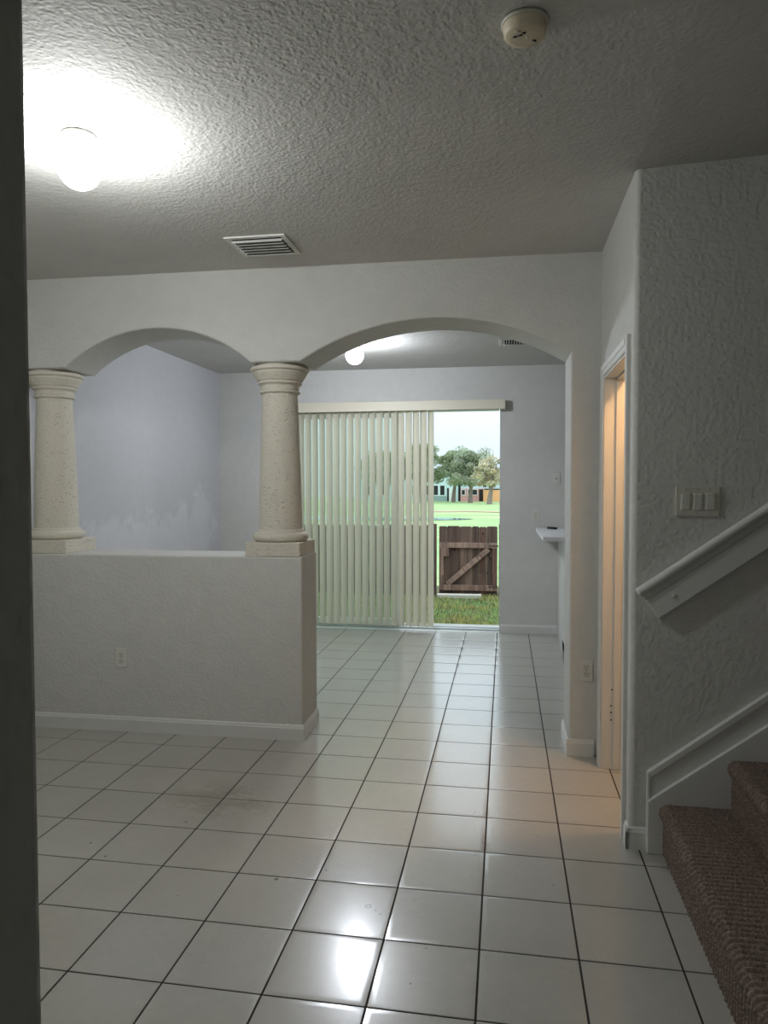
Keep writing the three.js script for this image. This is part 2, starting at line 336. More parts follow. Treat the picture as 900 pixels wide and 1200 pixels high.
const bead = (r, y0, y1, out, n = 8) => { const l = []; for (let k = 0; k <= n; k++) { const a = Math.PI * k / n; l.push([r + out * Math.sin(a), y0 + (y1 - y0) * (1 - Math.cos(a)) / 2]); } return l; };
function makeColumn(label) {
  const t = thing('stone_column', label, 'column');
  const top = 2.2 - 1.072;
  // plinth: block with pitted faces
  const pg = new THREE.BoxGeometry(0.335, 0.083, 0.335, 96, 26, 96); pg.translate(0, 0.0415, 0);
  const pp = pg.attributes.position, pn = pg.attributes.normal;
  const edge = (v, h) => Math.abs(Math.abs(v) - h) < 1e-5;
  for (let i = 0; i < pp.count; i++) {
    const x = pp.getX(i), y = pp.getY(i), z = pp.getZ(i), e = edge(x, 0.1675) + edge(y - 0.0415, 0.0415) + edge(z, 0.1675);
    const d = e > 1 ? 0.004 : 0.9 * pits(x + 9, y + 9, z + 9) + 0.001;
    pp.setXYZ(i, x - Math.sign(x) * d * (edge(x, 0.1675) ? 1 : 0), y - (edge(y - 0.083, 0) ? d : 0), z - Math.sign(z) * d * (edge(z, 0.1675) ? 1 : 0));
  }
  pg.computeVertexNormals(); mesh('plinth', pg, M.stone, t);
  mesh('base_moulding', roughLathe(dense([[0.1, 0.082], [0.15, 0.082], ...bead(0.146, 0.084, 0.135, 0.022), [0.142, 0.137], [0.139, 0.15], [0.132, 0.153], [0.1, 0.153]], 0.005), 150, 0.8), M.stone, t);
  const sh = []; for (let k = 0; k <= 290; k++) { const u = k / 290; sh.push([0.131 - 0.025 * Math.pow(u, 1.25), 0.15 + u * (top - 0.15 - 0.165)]); }
  mesh('shaft', roughLathe(sh, 270, 1), M.stone, t);
  const y = top - 0.168;
  mesh('capital', roughLathe(dense([[0.09, y], [0.106, y], ...bead(0.108, y + 0.001, y + 0.02, 0.014), [0.113, y + 0.022], [0.115, y + 0.048], [0.124, y + 0.054], ...bead(0.126, y + 0.056, y + 0.072, 0.007), [0.135, y + 0.076], [0.146, y + 0.094], [0.158, y + 0.112], [0.164, y + 0.124], [0.158, y + 0.128], ...bead(0.16, y + 0.13, y + 0.157, 0.016), [0.15, y + 0.168], [0.05, y + 0.168]], 0.005), 170, 0.7), M.stone, t);
  return t;
}
const col = makeColumn('pitted cream stone column at the free end of the half wall');
col.position.set(-1.262, 1.072, zA(-1.262) - DEP / 2);
{
  const c2 = col.clone(); c2.name = numbered('stone_column'); c2.userData = { label: 'pitted cream stone column on the half wall against the side wall', category: 'column' };
  c2.position.set(-2.738, 1.072, zA(-2.738) - DEP / 2); scene.add(c2);
  col.userData.group = c2.userData.group = 'stone columns on the half wall';
}

// ---------------------------------------------------------------- ceiling lamps
function ceilingLamp(label, pos, cfg, mat, r = 0.076) {
  const t = thing('ceiling_lamp', label, 'ceiling lamp', pos, 'globe ceiling lamps');
  mesh('canopy', new THREE.LatheGeometry([[0.0, 0], [0.058, 0], [0.06, -0.006], [0.057, -0.012], [0.046, -0.026], [0.044, -0.05], [0.04, -0.052], [0, -0.052]].map(([a, b]) => new THREE.Vector2(a, b)).reverse(), 48), M.lampMetal, t);
  for (const a of [0.9, 3.0, 5.1]) { const s = new THREE.CylinderGeometry(0.0035, 0.0035, 0.012, 12); s.rotateZ(Math.PI / 2); s.translate(0.05, -0.034, 0); s.rotateY(a); mesh('set_screw', s, M.screw, t); }
  const prof = []; for (let k = 0; k <= 40; k++) { const a = 0.5 + (Math.PI - 0.5) * k / 40; prof.push(new THREE.Vector2(Math.sin(a) * r, Math.cos(a) * r)); }
  prof[40].x = 0; prof.unshift(new THREE.Vector2(0.034, r * 0.98)); prof.reverse();
  const g = new THREE.LatheGeometry(prof, 56); g.translate(0, -0.046 - r * 0.92, 0);
  mesh('globe', g, mat, t);
  const l = new THREE.PointLight(new THREE.Color().setRGB(...cfg.color), cfg.power); l.name = 'lamp_glow'; l.position.set(0, -0.046 - r * 0.92, 0); l.castShadow = true; l.shadow.radius = r / 0.02 * 0.95; t.add(l);
  if (cfg.down) {            // the bulb stands base up in the globe and throws more light downwards
    const d = new THREE.SpotLight(new THREE.Color().setRGB(...cfg.color), cfg.down, 0, Math.PI / 2, 0.25); d.name = 'lamp_glow_down'; d.position.copy(l.position); d.target.position.set(0, -2, 0); d.castShadow = true; d.shadow.radius = l.shadow.radius; t.add(d, d.target);
  }
  return t;
}
ceilingLamp('lit white globe lamp on the front room ceiling', [-1.43, H1, 0.185], LAMP_FRONT, M.globe);
ceilingLamp('lit white globe lamp on the dining room ceiling, seen through the wide arch', [-1.16, H2, -3.3], LAMP_DINING, M.globe);
ceilingLamp('lit warm globe lamp in the small room behind the doorway', [1.12, H1, -0.78], LAMP_BATH, M.globeWarm);

// ---------------------------------------------------------------- ceiling vents
function vent(label, x0, x1, z0, z1, y, along) {
  const t = thing('ceiling_vent', label, 'vent', [(x0 + x1) / 2, y, (z0 + z1) / 2]);
  const hx = (x1 - x0) / 2, hz = (z1 - z0) / 2, f = 0.028, lip = 0.008;
  mesh('duct_back', box(-hx + f, hx - f, -0.0012, -0.0002, -hz + f, hz - f), M.duct, t);
  const rim = (a, b, c, d) => mesh('frame', rbox(a, b, -lip, 0, c, d, 0.0025), M.ventMetal, t);
  rim(-hx, hx, -hz, -hz + f); rim(-hx, hx, hz - f, hz); rim(-hx, -hx + f, -hz + f, hz - f); rim(hx - f, hx, -hz + f, hz - f);
  const n = along === 'x' ? 6 : 12, span = along === 'x' ? 2 * (hz - f) : 2 * (hx - f);
  for (let k = 0; k < n; k++) {
    const L = along === 'x' ? 2 * (hx - f) : 2 * (hz - f), g = new THREE.BoxGeometry(L, 0.0015, span / n * 0.45);
    const s = mesh('slat', g, M.ventMetal, t), q = -span / 2 + (k + 0.5) * span / n;
    if (along === 'x') { s.position.set(0, -0.012, q); s.rotation.x = 1.0; } else { s.position.set(q, -0.012, 0); s.rotation.set(0, Math.PI / 2, 0); s.rotateX(1.0); }
  }
  return t;
}
vent('white square ceiling vent with dark slats in the front room', -1.33, -1.01, -1.2, -0.9, H1, 'x');
vent('ceiling vent with dark slots in the dining room', 0.02, 0.33, -3.66, -3.4, H2, 'z');

// ---------------------------------------------------------------- smoke detector
{
  const t = thing('smoke_detector', 'round yellowed smoke detector on the front room ceiling', 'smoke detector', [0.122, H1, 0.555]);
  const L = (p, s = 56) => new THREE.LatheGeometry(p.map(([a, b]) => new THREE.Vector2(a, b)), s);
  mesh('mount_ring', L([[0, -0.011], [0.06, -0.011], [0.064, -0.008], [0.064, 0], [0, 0]]), M.plastic, t);
  mesh('body', L([[0, -0.043], [0.034, -0.043], [0.05, -0.04], [0.056, -0.034], [0.0595, -0.012], [0.0595, -0.009], [0, -0.009]]), M.plasticOld, t);
  for (const [x, z, a, w] of [[-0.028, 0.006, 0.5, 0.011], [-0.016, 0.014, 0.3, 0.012], [-0.008, 0.024, 0.3, 0.01], [0.028, -0.008, -0.3, 0.011]]) { const s = mesh('sound_slot', rbox(-w / 2, w / 2, -0.0448, -0.0425, -0.0028, 0.0028, 0.0008), M.slot, t); s.position.set(x, 0, z); s.rotation.y = -a; }
  const b = new THREE.CylinderGeometry(0.0075, 0.008, 0.005, 24); b.translate(-0.026, -0.045, 0.026); mesh('test_button', b, M.plastic, t);
  const d = new THREE.SphereGeometry(0.003, 12, 8); d.translate(0.004, -0.0435, 0.008); mesh('indicator', d, M.plasticWhite, t);
  t.rotation.y = 0.2;
}

// ---------------------------------------------------------------- outlets and switches
function outlet(label, x, y, z, turn = 0) {                // faces +z
  const t = thing('wall_outlet', label, 'outlet', [x, y - 0.0575, z]); t.rotation.y = turn;
  mesh('cover_plate', rbox(-0.035, 0.035, 0, 0.115, 0, 0.006, 0.0025), M.plasticWhite, t);
  for (const yy of [0.038, 0.077]) {
    const s = mesh('socket', rbox(-0.0165, 0.0165, yy - 0.014, yy + 0.014, 0.004, 0.0085, 0.002), M.plastic, t);
    for (const [a, w, h] of [[-0.0065, 0.0026, 0.009], [0.0065, 0.0026, 0.0075]]) mesh('slot', box(a - w / 2, a + w / 2, yy + 0.001, yy + 0.001 + h, 0.0084, 0.009), M.slot, s);
    const c = new THREE.CylinderGeometry(0.0028, 0.0028, 0.0006, 14); c.rotateX(Math.PI / 2); c.translate(0, yy - 0.0075, 0.0087); mesh('ground_hole', c, M.slot, s);
  }
  const c = new THREE.CylinderGeometry(0.003, 0.003, 0.0012, 14); c.rotateX(Math.PI / 2); c.translate(0, 0.0575, 0.0064); mesh('screw', c, M.screw, t);
  return t;
}
outlet('white double outlet low on the front of the half wall', -2.21, 0.447, zA(-2.21), Math.atan(TILT));
outlet('white double outlet beside the arch next to the lit doorway', 0.516, 0.472, zA(0.516), Math.atan(TILT));
{
  const t = thing('light_switch', 'wide switch plate with three rockers on the stair wall', 'switch', [0.828, 1.361, -0.445]);
  mesh('cover_plate', rbox(-0.083, 0.083, 0, 0.118, 0, 0.007, 0.003), M.plastic, t);
  for (const x of [-0.046, 0, 0.046]) {
    mesh('rocker_frame', rbox(x - 0.019, x + 0.019, 0.025, 0.093, 0.005, 0.0085, 0.0012), M.plastic, t);
    const r = mesh('rocker', rbox(-0.0158, 0.0158, -0.0315, 0.0315, -0.004, 0.004, 0.0015), M.plasticWhite, t); r.position.set(x, 0.059, 0.0095); r.rotation.x = 0.1;
    for (const y of [0.011, 0.107]) { const c = new THREE.CylinderGeometry(0.003, 0.003, 0.0012, 12); c.rotateX(Math.PI / 2); c.translate(x, y, 0.0072); mesh('screw', c, M.screw, t); }
  }
}
{
  const t = thing('light_switch', 'white single switch on the back wall above the counter end', 'switch', [0.372, 1.13, zF(0.372)]);
  mesh('cover_plate', rbox(-0.036, 0.036, 0, 0.117, 0, 0.006, 0.0025), M.plasticWhite, t);
  mesh('rocker', rbox(-0.0165, 0.0165, 0.026, 0.091, 0.004, 0.0105, 0.002), M.plastic, t);
  const u = thing('cable_jack', 'white wall plate with a cable jack high on the back wall', 'wall plate', [0.574, 1.498, zF(0.574)]);
  mesh('cover_plate', rbox(-0.036, 0.036, 0, 0.117, 0, 0.006, 0.0025), M.plasticWhite, u);
  const c = new THREE.CylinderGeometry(0.006, 0.006, 0.01, 16); c.rotateX(Math.PI / 2); c.translate(0, 0.0585, 0.009); mesh('jack', c, M.dark, u);
}

// ---------------------------------------------------------------- doorway to the warm room
{
  const d = structGroup('door_2', 'white door frame and casing of the warmly lit doorway', 'door frame');
  const X0 = 0.578, X1 = 0.692, top = 2.055;
  mesh('side_jamb', rbox(X0 - 0.002, X1, 0, top, -1.302, -1.284, 0.002), M.trim, d); mesh('side_jamb', rbox(X0 - 0.002, X1, 0, top, -0.581, -0.563, 0.002), M.trim, d); mesh('head_jamb', rbox(X0 - 0.002, X1, top - 0.018, top, -1.284, -0.581, 0.002), M.trim, d);
  mesh('door_stop', rbox(0.635, 0.67, 0, top - 0.018, -1.285, -1.273, 0.002), M.trim, d); mesh('door_stop', rbox(0.635, 0.67, top - 0.03, top - 0.018, -1.273, -0.592, 0.002), M.trim, d); mesh('door_stop', rbox(0.635, 0.67, 0, top - 0.018, -0.592, -0.58, 0.002), M.trim, d);
  const cas = (w, L) => { const s = new THREE.Shape(); s.moveTo(0, 0); s.lineTo(0.01, 0); s.lineTo(0.013, 0.008); s.lineTo(0.014, 0.02); s.lineTo(0.018, 0.03); s.lineTo(0.018, w - 0.006); s.lineTo(0.014, w); s.lineTo(0, w); s.closePath(); return new THREE.ExtrudeGeometry(s, { depth: L, bevelEnabled: false }); };
  const W = 0.057;
  const put = (g, m) => mesh('casing', metreUV(g.applyMatrix4(m)), M.trim, d);
  const basis = (px, pu, pv, pw) => new THREE.Matrix4().makeBasis(new THREE.Vector3(...pu), new THREE.Vector3(...pv), new THREE.Vector3(...pw)).setPosition(...px);
  put(cas(W, top + 0.05), basis([0.58, top + 0.05, -1.29], [-1, 0, 0], [0, 0, -1], [0, -1, 0]));
  put(cas(W, top + 0.05), basis([0.58, 0, -0.575], [-1, 0, 0], [0, 0, 1], [0, 1, 0]));
  put(cas(W, 0.7148), basis([0.58, top - 0.008, -0.5751], [-1, 0, 0], [0, 1, 0], [0, 0, -1]));
  for (const [x, y] of [[0.66, 0.335], [0.66, 0.3], [0.66, 0.26], [0.664, 0.42]]) { const c = new THREE.CylinderGeometry(0.0045, 0.0045, 0.002, 10); c.rotateX(Math.PI / 2); c.translate(x - 0.035, y, -1.2835); mesh('screw_hole', c, M.slot, d); }
}

// ---------------------------------------------------------------- stairs
function carpetStep(x0, run, rise, z0, z1) {                 // ribbed loop carpet wrapped over one step, local origin at the foot of the riser
  const prof = [], R = 0.022, nose = 0.016;
  const pts = [[0, 0], [0, rise - 2 * R - 0.012], [-nose * 0.5, rise - 2 * R - 0.002]];
  for (let k = 0; k <= 10; k++) { const a = Math.PI + 0.35 - (Math.PI / 2 + 0.35) * k / 10; pts.push([R - nose + Math.cos(a) * R, rise - R + Math.sin(a) * R]); }
  pts.push([run + 0.002, rise]);
  const d = dense(pts, 0.0034); const segs = Math.round((z1 - z0) / 0.0038);
  const pos = [], uv = [], idx = [];
  let s = 0;
  for (let j = 0; j < d.length; j++) {
    if (j) s += Math.hypot(d[j][0] - d[j - 1][0], d[j][1] - d[j - 1][1]);
    const a = d[Math.max(0, j - 1)], b = d[Math.min(d.length - 1, j + 1)], tx = b[0] - a[0], ty = b[1] - a[1], l = Math.hypot(tx, ty), nx = -ty / l, ny = tx / l;
    for (let i = 0; i <= segs; i++) {
      const z = z0 + (z1 - z0) * i / segs, rib = z / 0.026 + 0.12 * (vnoise(s * 30, z * 14, 1e6, 81) - 0.5), row = Math.floor(rib), f = rib - row;
      const kn = s / 0.0155 + 0.5 * (row & 1) + 0.5 * hash(row, 1, 82), kf = kn - Math.floor(kn);
      const up = 0.0115 * Math.pow(Math.max(0, Math.sin(Math.PI * f)), 0.8) * (0.8 + 0.2 * Math.sin(Math.PI * kf)) + 0.0016 * vnoise(s * 320, z * 320, 1e6, 83) + 0.0015 * (hash(row, Math.floor(kn), 84) - 0.5);
      pos.push(d[j][0] + nx * up, Math.max(0.0005, d[j][1] + ny * up), z); uv.push(s, z);
    }
  }
  const w = segs + 1; for (let j = 0; j < d.length - 1; j++) for (let i = 0; i < segs; i++) { const a = j * w + i; idx.push(a, a + 1, a + w, a + 1, a + w + 1, a + w); }
  const g = new THREE.BufferGeometry(); g.setAttribute('position', new THREE.Float32BufferAttribute(pos, 3)); g.setAttribute('uv', new THREE.Float32BufferAttribute(uv, 2)); g.setIndex(idx); g.computeVertexNormals();
  return g;
}
{
  const RISE = 0.195, RUN = 0.255, Z0 = -0.405, Z1 = 0.865;
  const t = thing('staircase', 'stairs covered in ribbed mauve brown loop carpet', 'stairs', [0.716, 0, 0]);
  const g = carpetStep(0, RUN, RISE, Z0, Z1);
  for (let k = 0; k < 8; k++) {
    const s = mesh('step_carpet', g, M.carpet, t); s.position.set(k * RUN, k * RISE, 0);
    if (k * RUN < 2.2) mesh('step_core', box(k * RUN + 0.004, Math.min((k + 1) * RUN, 2.28), k * RISE, (k + 1) * RISE - 0.006, Z0, Z1), M.trim, t);
  }
  // skirting board of two layers against the stair wall
  const sk = structGroup('trim_1', 'white stepped skirting board climbing the stair wall', 'skirting');
  const lay = (y0, slope, z, th, x0, b) => { const X = 2.9, g2 = extrude([[x0, 0], [X, 0], [X, y0 + slope * (X - x0)], [x0, y0]], th, b); g2.translate(0, 0, z); return metreUV(g2); };
  mesh('upper_board', lay(0.325, 0.762, -0.445, 0.02, 0.646, 0.002), M.trim, sk);
  mesh('lower_board', lay(0.213, 0.745, -0.426, 0.02, 0.6465, 0.003), M.trim, sk);
  const ang = Math.atan(0.762), L = 2.6, mg = rbox(0, L, -0.02, 0.004, 0, 0.009, 0.003); mg.rotateZ(ang); mg.translate(0.648, 0.322, -0.427); mesh('cap_moulding', mg, M.trim, sk);
  const mg2 = rbox(-0.012, 0, 0.213, 0.322, 0, 0.009, 0.003); mg2.translate(0.658, 0, -0.427); mesh('cap_moulding', mg2, M.trim, sk);
}
{
  // handrail: board fixed to the wall with a round rail along its top
  const t = thing('handrail', 'white wooden handrail with backing board on the stair wall', 'handrail', [0.682, 0.952, -0.445]);
  const ang = Math.atan(0.712), L = 2.0;
  const rot = (g) => metreUV(g.rotateZ(ang));
  const bd = 0.084;
  mesh('backing_board', rot(rbox(0, L, 0, bd, 0, 0.03, 0.004)), M.trim, t);
  mesh('neck', rot(rbox(0.002, L, bd - 0.004, bd + 0.05, 0, 0.014, 0.003)), M.trim, t);
  const rg = new THREE.CylinderGeometry(0.0185, 0.0185, L, 28); rg.rotateZ(-Math.PI / 2); rg.translate(L / 2, bd + 0.045, 0.026); mesh('rail', rot(rg), M.trim, t);
  const eg = new THREE.SphereGeometry(0.0188, 24, 16); eg.scale(0.5, 1, 1); eg.translate(0, bd + 0.045, 0.026); mesh('rail_end', rot(eg), M.trim, t);
  for (const x of [0.1, 1.0]) { const c = new THREE.SphereGeometry(0.008, 16, 10); c.scale(1, 1, 0.6); c.translate(x, 0.043, 0.031); mesh('bolt_cap', rot(c), M.plastic, t); }
}

// ---------------------------------------------------------------- dining room: counter
{
  const w = struct('wall_counter', rbox(0.592, 0.72, 0, 1.03, -4.75, -3.42, 0.006), M.wall, 'low white wall carrying the breakfast counter', 'wall');
  const t = mesh('breakfast_counter', rbox(0.378, 0.95, 1.03, 1.07, -4.738, -3.4, 0.006), M.counter); tag(t, 'white breakfast counter slab overhanging the low wall', 'counter');
  baseboard('baseboard_counter', 0.592, -3.42, 0.592, -4.74, 'white baseboard at the foot of the counter wall').rotation.y = Math.PI / 2;
  const k = thing('black_object', 'small black object lying on the white counter', 'small_item', [0.52, 1.07, -4.5]); k.rotation.y = 0.5;  // unidentified small black object, its shape made up
  mesh('body', rbox(-0.022, 0.022, 0, 0.018, -0.06, 0.06, 0.006), M.dark, k); mesh('top_inset', rbox(-0.012, 0.012, 0.017, 0.0195, -0.03, 0.04, 0.001), M.slot, k);
}

// ---------------------------------------------------------------- sliding door and vertical blind
{
  const d = structGroup('door_1', 'sliding glass patio door pushed open behind the blind', 'sliding door');
  const F = (n, a, b, c, e, f, g, m = M.doorFrame) => mesh(n, rbox(a, b, c, e, f, g, 0.004), m, d);
  const y1 = 2.285, zo = -4.86;
  F('head_track', -2.24, 0.012, y1 - 0.035, y1, zo - 0.06, zo + 0.06); F('side_frame', -2.24, -2.2, 0.03, y1 - 0.035, zo - 0.06, zo + 0.06);
  F('sill_track', -2.24, 0.012, 0.0, 0.022, zo - 0.06, zo + 0.055, M.alu); F('track_rib', -2.24, 0.012, 0.022, 0.03, zo - 0.02, zo - 0.012, M.alu); F('track_rib', -2.24, 0.012, 0.022, 0.03, zo + 0.018, zo + 0.026, M.alu);
  for (const [x0, x1, z] of [[-2.2, -1.06, zo - 0.02], [-2.12, -1.0, zo + 0.022]]) {
    const s = 0.045, w = 0.017;
    F('panel_stile', x0, x0 + s, 0.03, y1 - 0.035, z - w, z + w); F('panel_stile', x1 - s, x1, 0.03, y1 - 0.035, z - w, z + w); F('panel_rail', x0 + s, x1 - s, 0.03, 0.09, z - w, z + w); F('panel_rail', x0 + s, x1 - s, y1 - 0.09, y1 - 0.035, z - w, z + w);
    mesh('glass_pane', box(x0 + s, x1 - s, 0.09, y1 - 0.09, z - 0.003, z + 0.003), M.glass, d);
  }
  const t = thing('vertical_blind', 'cream vertical blind drawn across most of the sliding door', 'blind', [0, 0, 0]);
  mesh('valance', rbox(-2.34, 0.072, 2.245, 2.342, -4.672, -4.66, 0.004), M.valance, t);
  mesh('valance_return', rbox(0.06, 0.072, 2.245, 2.342, -4.735, -4.672, 0.003), M.valance, t); mesh('valance_return', rbox(-2.34, -2.328, 2.245, 2.342, -4.715, -4.672, 0.003), M.valance, t);
  mesh('head_rail', rbox(-2.3, 0.05, 2.285, 2.325, -4.722, -4.68, 0.004), M.alu, t);
  // one curved vane, 89 mm wide
  const w = 0.089, sag = 0.014, th = 0.0011, R = (w * w / 4 + sag * sag) / (2 * sag), a0 = Math.asin(w / 2 / R), pts = [];
  for (let k = 0; k <= 10; k++) { const a = -a0 + 2 * a0 * k / 10; pts.push([Math.sin(a) * R, Math.cos(a) * R - R + sag / 2]); }
  for (let k = 10; k >= 0; k--) { const a = -a0 + 2 * a0 * k / 10; pts.push([Math.sin(a) * (R - th), Math.cos(a) * (R - th) - R + sag / 2]); }
  const vg = extrude(pts, 2.225, 0); vg.rotateX(-Math.PI / 2);
  const N = 22, pitch = 0.0755;
  for (let k = 0; k < N; k++) {
    const v = mesh('vane', vg, M.blind, t);
    v.position.set(-0.665 - k * pitch, 0.045, -4.706); v.rotation.y = -0.64 + 0.009 * k + rr(-0.07, 0.07);
    const c = rbox(-0.006, 0.006, 2.225, 2.26, -0.003, 0.003, 0.001); mesh('carrier_clip', c, M.plasticWhite, v);
  }
}

// ---------------------------------------------------------------- outdoors
struct('patio_sill', rbox(-2.6, 0.5, -0.14, -0.012, -5.22, -4.95, 0.008), M.concrete, 'narrow concrete step outside the sliding door', 'step');
const gy = (z) => -0.1 - 0.0078 * Math.max(0, -z - 8);
{
  const g = new THREE.PlaneGeometry(12, 4, 60, 20); g.rotateX(-Math.PI / 2); g.translate(0, 0, -6.95);
  struct('yard_ground', g, M.earth, 'earth under the small grassy yard', 'ground').position.y = -0.12;
  // far lawn: gently falling away
  const zs = [-8, -20, -35, -50, -80, -130, -190], pos = [], uv = [], idx = [];
  zs.forEach((z, j) => { for (const x of [-90, 70]) { pos.push(x, gy(z) - 0.02, z); uv.push(x / 40, z / 40); } if (j) { const a = 2 * j - 2; idx.push(a, a + 1, a + 2, a + 1, a + 3, a + 2); } });
  const l = new THREE.BufferGeometry(); l.setAttribute('position', new THREE.Float32BufferAttribute(pos, 3)); l.setAttribute('uv', new THREE.Float32BufferAttribute(uv, 2)); l.setIndex(idx); l.computeVertexNormals();
  struct('lawn', l, M.lawn, 'wide green common lawn behind the fence', 'lawn');
}
{
  // worn dirt track across the lawn and a shallow pond edge nearer
  const strip = (pts, y) => { const pos = [], idx = []; pts.forEach(([x, z0, z1], j) => { pos.push(x, gy(z0) + y, z0, x, gy(z1) + y, z1); if (j) { const a = 2 * j - 2; idx.push(a, a + 2, a + 1, a + 2, a + 3, a + 1); } }); const g = new THREE.BufferGeometry(); g.setAttribute('position', new THREE.Float32BufferAttribute(pos, 3)); g.setIndex(idx); g.computeVertexNormals(); return g; };
  const path = [], pond = [];
  for (let k = 0; k <= 40; k++) { const x = -30 + k, c = -53 + 0.14 * (x + 3) * 6 / 4 + 0.5 * Math.sin(k * 1.3); path.push([x, c - 1.0 - 0.7 * vnoise(k * 0.7, 0, 1e6, 91), c + 1.0 + 0.9 * vnoise(k * 0.7, 3, 1e6, 92)]); }
  tag(mesh('dirt_path', strip(path, 0.012), std('#b59c84', 1)), 'worn pale dirt path crossing the far lawn', 'path');
  for (let k = 0; k <= 30; k++) { const x = -28 + k * 0.88, w = 3.2 * Math.sqrt(Math.max(0, 1 - Math.pow((k - 15) / 15, 2))); pond.push([x, -37.4 - w * 0.9, -37.4 + w]); }
  tag(mesh('pond', strip(pond, 0.01), new THREE.MeshPhysicalMaterial({ color: '#9fb6bf', roughness: 0.05 })), 'small pond on the lawn behind the fence, pale sky reflection in its colour', 'pond');  // pale blue sky reflection is put into the water colour
}
{
  // lawn blades in the yard
  const g = new THREE.BufferGeometry(); g.setAttribute('position', new THREE.Float32BufferAttribute([-0.004, 0, 0, 0.004, 0, 0, -0.003, 0.5, 0.06, 0.003, 0.5, 0.06, 0, 1, 0.3], 3)); g.setIndex([0, 1, 2, 1, 3, 2, 2, 3, 4]); g.computeVertexNormals();
  const N = 26000, im = new THREE.InstancedMesh(g, new THREE.MeshPhysicalMaterial({ color: '#ffffff', roughness: 0.9, side: THREE.DoubleSide, transmission: 0.25, thickness: 0 }), N), o = new THREE.Object3D(), c = new THREE.Color();
  for (let i = 0; i < N; i++) {
    o.position.set(rr(-2.9, 0.7), -0.121, rr(-7.95, -5.2)); o.rotation.set(rr(-0.5, 0.5), rr(0, 6.28), rr(-0.4, 0.4)); const cl = vnoise(o.position.x * 4, o.position.z * 4, 1e6, 95); const s = rr(0.03, 0.075) * (0.6 + 0.8 * cl); o.scale.set(1.3, s, s); o.updateMatrix(); im.setMatrixAt(i, o.matrix);
    const t = rnd(); t < 0.16 ? c.setRGB(0.5, 0.44, 0.27) : t < 0.4 ? c.setRGB(0.12, 0.17, 0.07) : c.setRGB(0.26 + 0.3 * t * cl * 1.6, 0.36 + 0.22 * t, 0.1 + 0.1 * t); im.setColorAt(i, c);
  }
  im.name = 'yard_grass'; im.castShadow = im.receiveShadow = true; im.userData = { kind: 'stuff', label: 'rough green grass in the small yard before the gate', category: 'grass' }; scene.add(im);
}
